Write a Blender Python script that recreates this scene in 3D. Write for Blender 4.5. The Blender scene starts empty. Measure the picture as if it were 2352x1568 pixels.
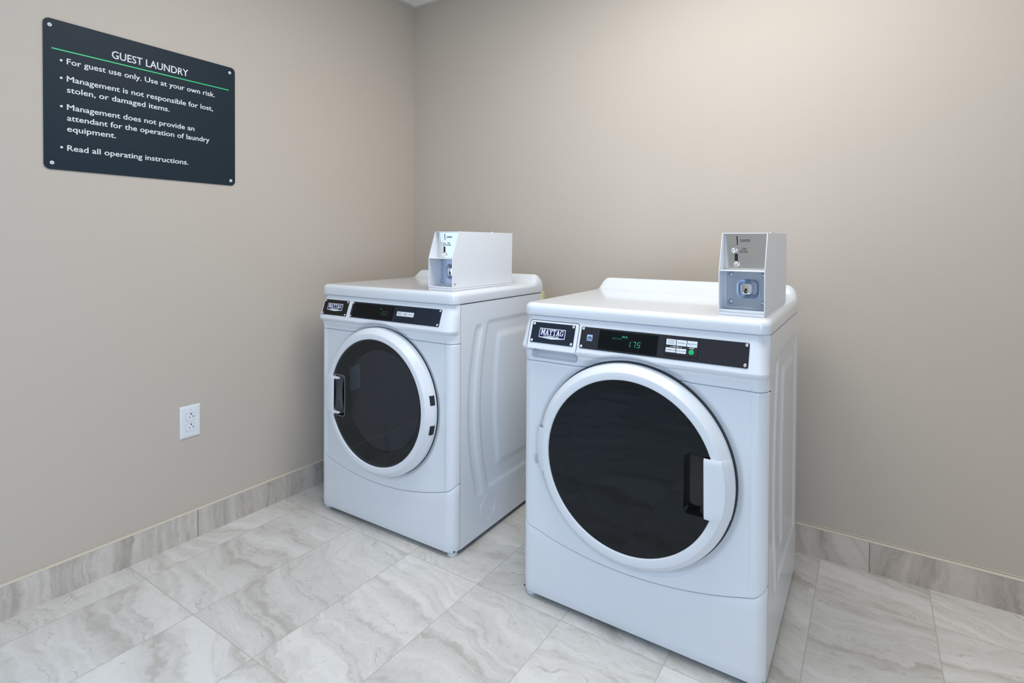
import bpy, bmesh, math, random
from mathutils import Vector, Matrix

scene = bpy.context.scene
COL = scene.collection
PI = math.pi
random.seed(4)

# ------------------------------------------------------------------ camera, world, lights, exposure
cam_data = bpy.data.cameras.new('camera')
cam_data.sensor_width = 36.0
cam_data.sensor_fit = 'HORIZONTAL'
cam_data.lens = 1251.555 / 2352.0 * 36.0
cam_data.shift_y = -208.87 / 2352.0
cam_data.clip_start = 0.02
cam = bpy.data.objects.new('camera', cam_data)
COL.objects.link(cam)
YAW, PITCH, ROLL = 0.583255, -0.0145753, 0.0058610
fw = Vector((-math.sin(YAW) * math.cos(PITCH), math.cos(YAW) * math.cos(PITCH), math.sin(PITCH)))
rt = Vector((math.cos(YAW), math.sin(YAW), 0.0))
up = rt.cross(fw)
cr, sr = math.cos(ROLL), math.sin(ROLL)
rt, up = cr * rt + sr * up, -sr * rt + cr * up
m = Matrix.Identity(4)
for i in range(3):
    m[i][0], m[i][1], m[i][2] = rt[i], up[i], -fw[i]
m[0][3], m[1][3], m[2][3] = 2.040654, -2.141470, 1.075414
cam.matrix_world = m
scene.camera = cam

scene.view_settings.view_transform = 'Standard'
scene.view_settings.look = 'None'
scene.view_settings.exposure = -0.07
scene.view_settings.gamma = 1.0
scene.view_settings.use_curve_mapping = False

world = bpy.data.worlds.new('world')
scene.world = world
world.use_nodes = True
wb = world.node_tree.nodes['Background']
wb.inputs['Color'].default_value = (0.75, 0.85, 1.0, 1)
wb.inputs['Strength'].default_value = 0.6

ROOM_X, ROOM_Y, ROOM_H = 3.3, -4.6, 2.3144


def area_light(name, loc, rot, sx, sy, energy, color, spread=180):
    d = bpy.data.lights.new(name, 'AREA')
    d.shape = 'RECTANGLE'
    d.size, d.size_y = sx, sy
    d.energy = energy
    d.color = color
    d.spread = math.radians(spread)
    o = bpy.data.objects.new(name, d)
    o.location = loc
    o.rotation_euler = rot
    COL.objects.link(o)
    return o


WARM = (1.0, 1.0, 1.0)
COOL = (0.51, 0.70, 1.0)
# two flush ceiling panels over the machines
area_light('ceiling_lamp_over_washer', (1.82, -0.78, ROOM_H - 0.012), (0, 0, 0), 1.00, 0.60, 14.8, WARM)
area_light('ceiling_lamp_over_dryer', (1.22, -1.12, ROOM_H - 0.012), (0, 0, 0), 0.60, 0.60, 11.5, WARM)
# daylight through the window in the left wall, nearer the camera than the photo's left edge
area_light('daylight_left_window', (0.012, -2.735, 1.21), (0, math.radians(-90), 0), 1.72, 1.93, 13.5, COOL)
# daylight through an unseen glazed door added in the right wall, behind the camera's right shoulder
area_light('added_daylight_right', (ROOM_X - 0.012, -3.40, 1.15), (0, math.radians(90), 0), 1.98, 1.26, 53.0, COOL)


# ------------------------------------------------------------------ material helpers
def new_mat(name):
    mt = bpy.data.materials.new(name)
    mt.use_nodes = True
    nt = mt.node_tree
    return mt, nt, nt.nodes['Principled BSDF']


def plain(name, col, rough=0.4, metal=0.0, coat=0.0, spec=0.5, emit=None, estr=1.0, bump=0.0, bscale=300.0, var=0.0):
    mt, nt, b = new_mat(name)
    b.inputs['Base Color'].default_value = (*col, 1)
    b.inputs['Roughness'].default_value = rough
    b.inputs['Metallic'].default_value = metal
    b.inputs['Coat Weight'].default_value = coat
    b.inputs['Coat Roughness'].default_value = 0.06
    b.inputs['Specular IOR Level'].default_value = spec
    if emit:
        b.inputs['Emission Color'].default_value = (*emit, 1)
        b.inputs['Emission Strength'].default_value = estr
    tc = nt.nodes.new('ShaderNodeTexCoord')
    if bump > 0:
        nz = nt.nodes.new('ShaderNodeTexNoise')
        nz.inputs['Scale'].default_value = bscale
        nz.inputs['Detail'].default_value = 3
        bp = nt.nodes.new('ShaderNodeBump')
        bp.inputs['Strength'].default_value = bump
        bp.inputs['Distance'].default_value = 0.001
        nt.links.new(tc.outputs['Object'], nz.inputs['Vector'])
        nt.links.new(nz.outputs['Fac'], bp.inputs['Height'])
        nt.links.new(bp.outputs['Normal'], b.inputs['Normal'])
    if var > 0:
        nz = nt.nodes.new('ShaderNodeTexNoise')
        nz.inputs['Scale'].default_value = 2.2
        nz.inputs['Detail'].default_value = 4
        mr = nt.nodes.new('ShaderNodeMapRange')
        mr.inputs['To Min'].default_value = 1 - var
        mr.inputs['To Max'].default_value = 1 + var
        mx = nt.nodes.new('ShaderNodeVectorMath')
        mx.operation = 'SCALE'
        mx.inputs[0].default_value = col
        nt.links.new(tc.outputs['Object'], nz.inputs['Vector'])
        nt.links.new(nz.outputs['Fac'], mr.inputs['Value'])
        nt.links.new(mr.outputs['Result'], mx.inputs['Scale'])
        nt.links.new(mx.outputs['Vector'], b.inputs['Base Color'])
    return mt


def stone(name, tile_x, tile_y, ox, oy, light, mid, dark, grout, axes, rough, band_rot, gw=0.0012, vein=0.5, band_scale=2.6, warp=1.2):
    """porcelain tile printed like vein-cut stone; axes picks which object coordinates run over the tile"""
    mt, nt, b = new_mat(name)
    N, L = nt.nodes, nt.links

    def nd(t, **kw):
        n = N.new(t)
        for k, v in kw.items():
            setattr(n, k, v)
        return n

    def mth(op, a, c=None, d=None):
        n = nd('ShaderNodeMath', operation=op)
        for i, v in enumerate((a, c, d)):
            if v is None:
                continue
            if isinstance(v, (int, float)):
                n.inputs[i].default_value = v
            else:
                L.new(v, n.inputs[i])
        return n.outputs[0]

    tc = nd('ShaderNodeTexCoord')
    sp = nd('ShaderNodeSeparateXYZ')
    L.new(tc.outputs['Object'], sp.inputs[0])
    X, Y = sp.outputs[axes[0]], sp.outputs[axes[1]]
    U = mth('DIVIDE', mth('SUBTRACT', X, ox), tile_x)
    V = mth('DIVIDE', mth('SUBTRACT', Y, oy), tile_y)
    iu, iv = mth('FLOOR', U), mth('FLOOR', V)
    fu, fv = mth('FRACT', U), mth('FRACT', V)
    du = mth('MULTIPLY', mth('MINIMUM', fu, mth('SUBTRACT', 1.0, fu)), tile_x)
    dv = mth('MULTIPLY', mth('MINIMUM', fv, mth('SUBTRACT', 1.0, fv)), tile_y)
    edge = mth('MINIMUM', du, dv)
    gm = nd('ShaderNodeMapRange', interpolation_type='SMOOTHSTEP')
    gm.inputs['From Min'].default_value = gw * 0.6
    gm.inputs['From Max'].default_value = gw * 1.5
    L.new(edge, gm.inputs['Value'])
    # per tile random
    idv = nd('ShaderNodeCombineXYZ')
    L.new(iu, idv.inputs[0])
    L.new(iv, idv.inputs[1])
    wn = nd('ShaderNodeTexWhiteNoise', noise_dimensions='3D')
    L.new(idv.outputs[0], wn.inputs['Vector'])
    rs = nd('ShaderNodeSeparateColor')
    L.new(wn.outputs['Color'], rs.inputs[0])
    r1, r2, r3 = rs.outputs[0], rs.outputs[1], rs.outputs[2]
    # tile-local coordinates with a random print offset
    px = mth('ADD', X, mth('MULTIPLY', r1, 13.0))
    py = mth('ADD', Y, mth('MULTIPLY', r2, 17.0))
    pv = nd('ShaderNodeCombineXYZ')
    L.new(px, pv.inputs[0])
    L.new(py, pv.inputs[1])
    n1 = nd('ShaderNodeTexNoise')
    n1.inputs['Scale'].default_value = 2.2
    n1.inputs['Detail'].default_value = 2
    L.new(pv.outputs[0], n1.inputs['Vector'])
    n2 = nd('ShaderNodeTexNoise')
    n2.inputs['Scale'].default_value = 16
    n2.inputs['Detail'].default_value = 6
    n2.inputs['Roughness'].default_value = 0.65
    L.new(pv.outputs[0], n2.inputs['Vector'])
    ang = mth('ADD', mth('MULTIPLY', mth('SUBTRACT', r3, 0.5), band_rot[1]), band_rot[0])
    s0 = mth('ADD', mth('MULTIPLY', px, mth('SINE', ang)), mth('MULTIPLY', py, mth('COSINE', ang)))
    s = mth('ADD', mth('MULTIPLY', s0, band_scale), mth('ADD', mth('MULTIPLY', n1.outputs['Fac'], warp), mth('MULTIPLY', n2.outputs['Fac'], 0.20)))
    bn = nd('ShaderNodeTexNoise', noise_dimensions='1D')
    bn.inputs['Scale'].default_value = 2.7
    bn.inputs['Detail'].default_value = 6
    bn.inputs['Roughness'].default_value = 0.68
    L.new(s, bn.inputs['W'])
    # streaks along the band direction and fine pitting
    st = nd('ShaderNodeCombineXYZ')
    L.new(mth('MULTIPLY', s, 9.0), st.inputs[1])
    c0 = mth('SUBTRACT', mth('MULTIPLY', px, mth('COSINE', ang)), mth('MULTIPLY', py, mth('SINE', ang)))
    L.new(mth('MULTIPLY', c0, 8.0), st.inputs[0])
    n3 = nd('ShaderNodeTexNoise')
    n3.inputs['Scale'].default_value = 1.6
    n3.inputs['Detail'].default_value = 5
    n3.inputs['Roughness'].default_value = 0.6
    L.new(st.outputs[0], n3.inputs['Vector'])
    mixf = mth('ADD', mth('MULTIPLY', bn.outputs['Fac'], 0.62), mth('ADD', mth('MULTIPLY', n3.outputs['Fac'], 0.30), mth('MULTIPLY', n2.outputs['Fac'], 0.16)))
    ramp = nd('ShaderNodeValToRGB')
    e = ramp.color_ramp.elements
    e[0].position, e[0].color = 0.42, (*dark, 1)
    e[1].position, e[1].color = 0.63, (*light, 1)
    k = e.new(0.51)
    k.color = (*mid, 1)
    L.new(mixf, ramp.inputs[0])
    # narrow dark veins at level sets of the band field
    lv = mth('ABSOLUTE', mth('SUBTRACT', mth('FRACT', mth('MULTIPLY', bn.outputs['Fac'], 3.0)), 0.5))
    vm = nd('ShaderNodeMapRange', interpolation_type='SMOOTHSTEP')
    vm.inputs['From Min'].default_value = 0.0
    vm.inputs['From Max'].default_value = 0.055
    vm.inputs['To Min'].default_value = 1.0
    vm.inputs['To Max'].default_value = 0.0
    L.new(lv, vm.inputs['Value'])
    gate = nd('ShaderNodeMapRange', interpolation_type='SMOOTHSTEP')
    gate.inputs['From Min'].default_value = 0.50
    gate.inputs['From Max'].default_value = 0.64
    L.new(n3.outputs['Fac'], gate.inputs['Value'])
    vf = mth('MULTIPLY', mth('MULTIPLY', vm.outputs[0], gate.outputs[0]), vein)
    mv = nd('ShaderNodeMix', data_type='RGBA')
    L.new(vf, mv.inputs[0])
    L.new(ramp.outputs[0], mv.inputs[6])
    mv.inputs[7].default_value = (dark[0] * 0.62, dark[1] * 0.60, dark[2] * 0.58, 1)
    # pits
    n4 = nd('ShaderNodeTexNoise')
    n4.inputs['Scale'].default_value = 60
    n4.inputs['Detail'].default_value = 4
    L.new(st.outputs[0], n4.inputs['Vector'])
    n4.inputs['Scale'].default_value = 9
    pm = nd('ShaderNodeMapRange', interpolation_type='SMOOTHSTEP')
    pm.inputs['From Min'].default_value = 0.63
    pm.inputs['From Max'].default_value = 0.70
    L.new(n4.outputs['Fac'], pm.inputs['Value'])
    mp = nd('ShaderNodeMix', data_type='RGBA')
    L.new(mth('MULTIPLY', pm.outputs[0], 0.45), mp.inputs[0])
    L.new(mv.outputs[2], mp.inputs[6])
    mp.inputs[7].default_value = (dark[0] * 0.7, dark[1] * 0.68, dark[2] * 0.66, 1)
    # per tile tone
    sc = nd('ShaderNodeVectorMath', operation='SCALE')
    L.new(mp.outputs[2], sc.inputs[0])
    L.new(mth('ADD', 0.94, mth('MULTIPLY', r2, 0.12)), sc.inputs['Scale'])
    mg = nd('ShaderNodeMix', data_type='RGBA')
    L.new(gm.outputs[0], mg.inputs[0])
    mg.inputs[6].default_value = (*grout, 1)
    L.new(sc.outputs[0], mg.inputs[7])
    L.new(mg.outputs[2], b.inputs['Base Color'])
    b.inputs['Roughness'].default_value = rough
    bp = nd('ShaderNodeBump')
    bp.inputs['Strength'].default_value = 0.35
    bp.inputs['Distance'].default_value = 0.001
    L.new(mth('ADD', gm.outputs[0], mth('MULTIPLY', n2.outputs['Fac'], 0.25)), bp.inputs['Height'])
    L.new(bp.outputs['Normal'], b.inputs['Normal'])
    return mt


def tinted_glass(name, tint, ior=1.5):
    mt = bpy.data.materials.new(name)
    mt.use_nodes = True
    nt = mt.node_tree
    nt.nodes.clear()
    out = nt.nodes.new('ShaderNodeOutputMaterial')
    tr = nt.nodes.new('ShaderNodeBsdfTransparent')
    tr.inputs['Color'].default_value = (*tint, 1)
    gl = nt.nodes.new('ShaderNodeBsdfGlossy')
    gl.inputs['Roughness'].default_value = 0.012
    gl.inputs['Color'].default_value = (0.80, 0.90, 1.0, 1)  # blue of the reflected surroundings put into the gloss colour
    fr = nt.nodes.new('ShaderNodeFresnel')
    fr.inputs['IOR'].default_value = ior
    mx = nt.nodes.new('ShaderNodeMixShader')
    nt.links.new(fr.outputs[0], mx.inputs[0])
    nt.links.new(tr.outputs[0], mx.inputs[1])
    nt.links.new(gl.outputs[0], mx.inputs[2])
    nt.links.new(mx.outputs[0], out.inputs['Surface'])
    return mt


M = {}
M['wall'] = plain('wall_paint', (0.552, 0.484, 0.407), 0.55, bump=0.10, bscale=420, var=0.012, spec=0.3)
M['ceiling_tile'] = plain('ceiling_tile', (0.93, 0.90, 0.82), 0.8, bump=0.3, bscale=600)
M['ceiling_rail'] = plain('ceiling_rail', (0.70, 0.66, 0.59), 0.5, bump=0.02)
M['floor'] = stone('floor_porcelain', 0.2965, 0.5690, 0.1285, -0.209,
                   (0.765, 0.735, 0.69), (0.665, 0.635, 0.585), (0.52, 0.485, 0.43), (0.53, 0.49, 0.43), (0, 1), 0.42, (0.12, 0.8), warp=0.85)
M['base_left'] = stone('baseboard_porcelain_left', 0.569, 4.0, -1.127, -2.0,
                       (0.64, 0.58, 0.51), (0.53, 0.475, 0.415), (0.39, 0.345, 0.30), (0.17, 0.155, 0.14), (1, 2), 0.4, (1.5, 0.2), band_scale=4.5, warp=0.7)
M['base_back'] = stone('baseboard_porcelain_back', 0.569, 4.0, 2.0477, -2.0,
                       (0.66, 0.57, 0.495), (0.55, 0.475, 0.41), (0.42, 0.36, 0.31), (0.22, 0.195, 0.17), (0, 2), 0.4, (1.4, 0.4), band_scale=3.5, warp=0.8)
M['caulk'] = plain('cream_caulk', (0.72, 0.655, 0.53), 0.5, bump=0.1)
M['enamel'] = plain('white_enamel', (0.755, 0.785, 0.815), 0.16, coat=0.35, bump=0.012, bscale=900)
M['plastic'] = plain('white_plastic', (0.765, 0.79, 0.82), 0.28, bump=0.01, bscale=700)
M['gap'] = plain('gap_shade', (0.018, 0.02, 0.024), 0.6, bump=0.02)  # near-black standing in for shade in gaps and under the machines
M['gasket'] = plain('black_rubber', (0.02, 0.022, 0.028), 0.5, bump=0.05)
M['plate_washer'] = plain('navy_plate', (0.009, 0.015, 0.027), 0.45, bump=0.02, spec=0.25)
M['panel_washer'] = plain('charcoal_panel', (0.019, 0.0185, 0.024), 0.45, bump=0.02, spec=0.25)
M['plate_dryer'] = plain('black_plate', (0.008, 0.008, 0.009), 0.32, bump=0.02, spec=0.25)
M['panel_dryer'] = plain('midnight_panel', (0.006, 0.012, 0.026), 0.28, bump=0.02, spec=0.35)
M['display'] = plain('display_black', (0.003, 0.004, 0.005), 0.15, bump=0.0, var=0.02, spec=0.15)
M['led'] = plain('green_led', (0.0, 0.10, 0.05), 0.4, emit=(0.02, 0.42, 0.20), estr=1.0, var=0.01)
M['led_dim'] = plain('green_led_dim', (0.0, 0.05, 0.025), 0.4, emit=(0.015, 0.15, 0.075), estr=1.0, var=0.01)
M['led_faint'] = plain('green_led_faint', (0.0, 0.03, 0.015), 0.4, emit=(0.015, 0.085, 0.045), estr=1.0, var=0.01)
M['key'] = plain('key_label', (0.72, 0.76, 0.80), 0.45, bump=0.01)
M['key_text'] = plain('key_text', (0.03, 0.035, 0.05), 0.6, var=0.02)
M['white_print'] = plain('white_print', (0.74, 0.77, 0.78), 0.5, var=0.02)
M['start'] = plain('green_button', (0.008, 0.42, 0.12), 0.35, bump=0.01)
M['chrome'] = plain('chrome', (0.82, 0.83, 0.85), 0.10, metal=1.0, bump=0.01)
M['steel'] = plain('brushed_steel', (0.74, 0.72, 0.69), 0.14, metal=1.0, bump=0.03, bscale=160)
M['zinc'] = plain('zinc_steel', (0.50, 0.56, 0.66), 0.30, metal=0.85, bump=0.03, bscale=200)
M['screw'] = plain('screw_steel', (0.75, 0.75, 0.76), 0.22, metal=1.0, bump=0.02)
M['badge_blue'] = plain('badge_blue', (0.005, 0.011, 0.075), 0.4, var=0.05, spec=0.2)
M['badge_white'] = plain('badge_silver', (0.78, 0.80, 0.85), 0.35, var=0.03)
M['estar'] = plain('label_blue', (0.38, 0.53, 0.74), 0.5, var=0.03)
M['sign'] = plain('slate_sign', (0.010, 0.022, 0.033), 0.48, bump=0.04, bscale=260, var=0.08, spec=0.22)
M['sign_edge'] = plain('sign_edge', (0.30, 0.31, 0.32), 0.4, bump=0.02)
M['sign_text'] = plain('sign_white', (0.76, 0.78, 0.77), 0.5, var=0.02)
M['sign_line'] = plain('sign_green', (0.03, 0.58, 0.22), 0.45, var=0.03)
M['outlet'] = plain('outlet_white', (0.78, 0.80, 0.80), 0.30, bump=0.01)
M['slot'] = plain('slot_black', (0.012, 0.012, 0.013), 0.5, var=0.02)
M['sticker'] = plain('clear_sticker', (0.83, 0.85, 0.85), 0.35, var=0.01)
M['yellow'] = plain('pale_yellow_plastic', (0.72, 0.66, 0.30), 0.45, bump=0.02)
M['glass_washer'] = tinted_glass('smoked_glass_washer', (0.05, 0.055, 0.065), 1.46)
M['glass_dryer'] = tinted_glass('smoked_glass_dryer', (0.26, 0.26, 0.28), 1.55)
M['bowl'] = plain('inner_bowl_grey', (0.055, 0.055, 0.062), 0.10, bump=0.0, var=0.02)
M['bowl_rim_highlight'] = plain('bowl_highlight_grey', (0.30, 0.30, 0.32), 0.25, bump=0.02)  # lighter grey painted as highlight lines along the bowl's edges
M['box'] = plain('white_powder_coat', (0.78, 0.795, 0.82), 0.34, bump=0.05, bscale=800)
M['window_glow'] = plain('frosted_daylight_glass', (0.6, 0.7, 0.8), 0.3, bump=0.02)


# ------------------------------------------------------------------ mesh helpers
class MB:
    def __init__(self):
        self.v, self.f = [], []

    def add(self, vs, fs):
        o = len(self.v)
        self.v += [tuple(a) for a in vs]
        self.f += [tuple(i + o for i in f) for f in fs]
        return self

    def box(self, x0, x1, y0, y1, z0, z1):
        vs = [(x, y, z) for z in (z0, z1) for y in (y0, y1) for x in (x0, x1)]
        return self.add(vs, [(0, 2, 3, 1), (4, 5, 7, 6), (0, 1, 5, 4), (2, 6, 7, 3), (0, 4, 6, 2), (1, 3, 7, 5)])

    def prism(self, pts, h0, h1):
        """2D outline (u, v) extruded in w from h0 to h1"""
        n = len(pts)
        vs = [(p[0], p[1], h0) for p in pts] + [(p[0], p[1], h1) for p in pts]
        fs = [tuple(range(n - 1, -1, -1)), tuple(range(n, 2 * n))]
        fs += [(i, (i + 1) % n, n + (i + 1) % n, n + i) for i in range(n)]
        return self.add(vs, fs)

    def loft(self, rings, cap0=True, cap1=True, closed=True):
        n = len(rings[0])
        vs = [p for r in rings for p in r]
        fs = []
        for k in range(len(rings) - 1):
            for i in range(n if closed else n - 1):
                j = (i + 1) % n
                fs.append((k * n + i, k * n + j, (k + 1) * n + j, (k + 1) * n + i))
        if cap0:
            fs.append(tuple(range(n - 1, -1, -1)))
        if cap1:
            fs.append(tuple(range((len(rings) - 1) * n, len(rings) * n)))
        return self.add(vs, fs)

    def lathe(self, prof, n=48, cap0=False, cap1=False):
        """profile of (r, h) about the w axis"""
        rings = [[(r * math.cos(2 * PI * i / n), r * math.sin(2 * PI * i / n), h) for i in range(n)] for r, h in prof]
        return self.loft(rings, cap0, cap1)

    def xf(self, mat):
        self.v = [tuple(mat @ Vector(p)) for p in self.v]
        return self

    def build(self, name, mat, parent=None, angle=35, bevel=0.0, seg=2):
        me = bpy.data.meshes.new(name)
        me.from_pydata(self.v, [], self.f)
        bm = bmesh.new()
        bm.from_mesh(me)
        bmesh.ops.remove_doubles(bm, verts=bm.verts, dist=1e-6)
        bmesh.ops.recalc_face_normals(bm, faces=bm.faces)
        bm.to_mesh(me)
        bm.free()
        me.materials.append(mat)
        o = bpy.data.objects.new(name, me)
        COL.objects.link(o)
        if parent is not None:
            o.parent = parent
        if bevel > 0:
            md = o.modifiers.new('bevel', 'BEVEL')
            md.width = bevel
            md.segments = seg
            md.limit_method = 'ANGLE'
            md.angle_limit = math.radians(40)
        for p in me.polygons:
            p.use_smooth = True
        me.set_sharp_from_angle(angle=math.radians(angle))
        return o


def rrect(x0, x1, y0, y1, r, n=5):
    pts = []
    for cx, cy, a0 in ((x1 - r, y0 + r, -90), (x1 - r, y1 - r, 0), (x0 + r, y1 - r, 90), (x0 + r, y0 + r, 180)):
        for i in range(n + 1):
            a = math.radians(a0 + 90 * i / n)
            pts.append((cx + r * math.cos(a), cy + r * math.sin(a)))
    return pts


def circ(cx, cy, r, n=24):
    return [(cx + r * math.cos(2 * PI * i / n), cy + r * math.sin(2 * PI * i / n)) for i in range(n)]


def frame(o, u, v):
    u = Vector(u).normalized()
    v = Vector(v).normalized()
    w = u.cross(v)
    mt = Matrix.Identity(4)
    for i in range(3):
        mt[i][0], mt[i][1], mt[i][2], mt[i][3] = u[i], v[i], w[i], o[i]
    return mt


def empty(name, loc, rz, label, cat, group=None):
    o = bpy.data.objects.new(name, None)
    o.empty_display_size = 0.1
    o.location = loc
    o.rotation_euler = (0, 0, rz)
    COL.objects.link(o)
    o['label'] = label
    o['category'] = cat
    if group:
        o['group'] = group
    return o


def struct(o):
    o['kind'] = 'structure'
    return o


def sstep(a, b, x):
    t = max(0.0, min(1.0, (x - a) / (b - a)))
    return t * t * (3 - 2 * t)


def text_mb(body, x0, x1, base, cap, bold=0.0, space=1.0, shear=0.0, h=0.0):
    """text laid in the (u, v) plane: ink from x0 to x1, baseline and capital height given"""
    cu = bpy.data.curves.new('text', 'FONT')
    cu.body = body
    cu.size = 1.0
    cu.offset = bold
    cu.space_character = space
    cu.shear = shear
    cu.resolution_u = 3
    to = bpy.data.objects.new('text', cu)
    COL.objects.link(to)
    dg = bpy.context.evaluated_depsgraph_get()
    me = bpy.data.meshes.new_from_object(to.evaluated_get(dg))
    vs = [v.co.copy() for v in me.vertices]
    fs = [tuple(p.vertices) for p in me.polygons]
    bpy.data.objects.remove(to)
    bpy.data.curves.remove(cu)
    bpy.data.meshes.remove(me)
    cu2 = bpy.data.curves.new('t', 'FONT')
    cu2.body = 'H'
    t2 = bpy.data.objects.new('t', cu2)
    COL.objects.link(t2)
    dg = bpy.context.evaluated_depsgraph_get()
    m2 = bpy.data.meshes.new_from_object(t2.evaluated_get(dg))
    hcap = max(v.co.y for v in m2.vertices)
    bpy.data.objects.remove(t2)
    bpy.data.curves.remove(cu2)
    bpy.data.meshes.remove(m2)
    mnx, mxx = min(v.x for v in vs), max(v.x for v in vs)
    sy = cap / hcap
    sx = (x1 - x0) / (mxx - mnx) if x1 is not None else sy
    return MB().add([(x0 + (v.x - mnx) * sx, base + v.y * sy, h) for v in vs], fs)


SEG = {'0': 'abcdef', '1': 'bc', '5': 'acdfg', '7': 'abc', '.': '.'}


def seven(chars, x0, z0, w, hgt, gap, shear, t):
    mb = MB()
    x = x0

    def q(a, b, c, d):
        mb.add([(px + (py - z0) * shear, py, 0) for px, py in (a, b, c, d)], [(0, 1, 2, 3)])
    for ch in chars:
        if ch == '.':
            q((x - gap * 0.55, z0), (x - gap * 0.55 + t, z0), (x - gap * 0.55 + t, z0 + t), (x - gap * 0.55, z0 + t))
            x += gap * 0.4
            continue
        g = t * 0.35
        mdl = z0 + hgt / 2
        for s in SEG[ch]:
            if s in 'agd':
                zc = {'a': z0 + hgt - t, 'g': mdl - t / 2, 'd': z0}[s]
                q((x + g, zc), (x + w - g, zc), (x + w - g, zc + t), (x + g, zc + t))
            else:
                xa = x + w - t if s in 'bc' else x
                za, zb2 = (mdl + g, z0 + hgt - g) if s in 'bf' else (z0 + g, mdl - g)
                q((xa, za), (xa + t, za), (xa + t, zb2), (xa, zb2))
        x += w + gap
    return mb


# slab serif capitals for the name plate, in a unit cell
def slab(ch):
    S = []

    def r(x0, x1, y0, y1):
        S.append([(x0, y0), (x1, y0), (x1, y1), (x0, y1)])
    s = 0.14
    if ch == 'M':
        r(0.10, 0.27, 0, 1); r(0.73, 0.92, 0, 1)
        S.append([(0.10, 1), (0.36, 1), (0.56, 0.18), (0.44, 0.18)])
        S.append([(0.44, 0.18), (0.56, 0.18), (0.90, 1), (0.66, 1)])
        r(0, 0.36, 0, s); r(0.62, 1, 0, s); r(0, 0.3, 1 - s, 1); r(0.72, 1, 1 - s, 1)
    elif ch == 'A':
        S.append([(0.08, 0), (0.26, 0), (0.60, 1), (0.40, 1)])
        S.append([(0.66, 0), (0.92, 0), (0.62, 1), (0.40, 1)])
        r(0.26, 0.74, 0.26, 0.40); r(0, 0.36, 0, s); r(0.58, 1, 0, s)
    elif ch == 'Y':
        S.append([(0.08, 1), (0.32, 1), (0.60, 0.44), (0.40, 0.44)])
        S.append([(0.72, 1), (0.92, 1), (0.60, 0.44), (0.46, 0.44)])
        r(0.40, 0.60, 0, 0.5); r(0, 0.42, 1 - s, 1); r(0.60, 1, 1 - s, 1); r(0.26, 0.74, 0, s)
    elif ch == 'T':
        r(0.40, 0.60, 0, 1); r(0.04, 0.96, 1 - s, 1); r(0.04, 0.14, 0.68, 1); r(0.86, 0.96, 0.68, 1); r(0.24, 0.76, 0, s)
    elif ch == 'G':
        n = 10
        for i in range(n):
            a0, a1 = math.radians(50 + 260 * i / n), math.radians(50 + 260 * (i + 1) / n)
            S.append([(0.48 + 0.28 * math.cos(a0), 0.5 + 0.37 * math.sin(a0)), (0.48 + 0.48 * math.cos(a0), 0.5 + 0.5 * math.sin(a0)),
                      (0.48 + 0.48 * math.cos(a1), 0.5 + 0.5 * math.sin(a1)), (0.48 + 0.28 * math.cos(a1), 0.5 + 0.37 * math.sin(a1))])
        r(0.70, 0.88, 0.08, 0.46); r(0.54, 1.0, 0.36, 0.48); r(0.76, 0.88, 0.64, 1.0)
    return S


def slab_word(word, x0, x1, z0, z1, h):
    mb = MB()
    wid = {'M': 1.25, 'T': 0.95, 'G': 1.0, 'A': 1.05, 'Y': 1.0}
    tot = sum(wid[c] for c in word)
    k = (x1 - x0) / tot
    x = x0
    for i, c in enumerate(word):
        for n_, qd in enumerate(slab(c)):
            mb.add([(x + px * wid[c] * k * 0.97, z0 + py * (z1 - z0), h + 0.00004 * n_) for px, py in qd], [(0, 1, 2, 3)])
        x += wid[c] * k
    return mb


# ------------------------------------------------------------------ the room
def quad_obj(name, mat, vs):
    return struct(MB().add(vs, [tuple(range(len(vs)))]).build(name, mat))


struct(MB().box(0, ROOM_X, ROOM_Y, 0, -0.10, 0.0).build('floor', M['floor']))
# left wall is pierced by a window nearer the camera than the photo's left edge
WY0, WY1, WZ0, WZ1 = -3.75, -1.72, 0.30, 2.12
lw = MB()
lw.box(-0.12, 0, WY1, 0.12, -0.1, ROOM_H + 0.1)
lw.box(-0.12, 0, ROOM_Y - 0.12, WY0, -0.1, ROOM_H + 0.1)
lw.box(-0.12, 0, WY0, WY1, -0.1, WZ0)
lw.box(-0.12, 0, WY0, WY1, WZ1, ROOM_H + 0.1)
struct(lw.build('wall_left', M['wall']))
struct(MB().box(-0.12, ROOM_X + 0.12, 0, 0.12, -0.1, ROOM_H + 0.1).build('wall_back', M['wall']))
DY0, DY1, DZ1 = -4.08, -2.72, 2.20
rwm = MB()
rwm.box(ROOM_X, ROOM_X + 0.12, DY1, 0, -0.1, ROOM_H + 0.1)
rwm.box(ROOM_X, ROOM_X + 0.12, ROOM_Y - 0.12, DY0, -0.1, ROOM_H + 0.1)
rwm.box(ROOM_X, ROOM_X + 0.12, DY0, DY1, DZ1, ROOM_H + 0.1)
struct(rwm.build('wall_right', M['wall']))
struct(MB().box(0, ROOM_X, ROOM_Y - 0.12, ROOM_Y, -0.1, ROOM_H + 0.1).build('wall_front', M['wall']))
struct(MB().box(0, ROOM_X, ROOM_Y, 0, ROOM_H, ROOM_H + 0.06).build('ceiling', M['ceiling_tile']))
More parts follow.
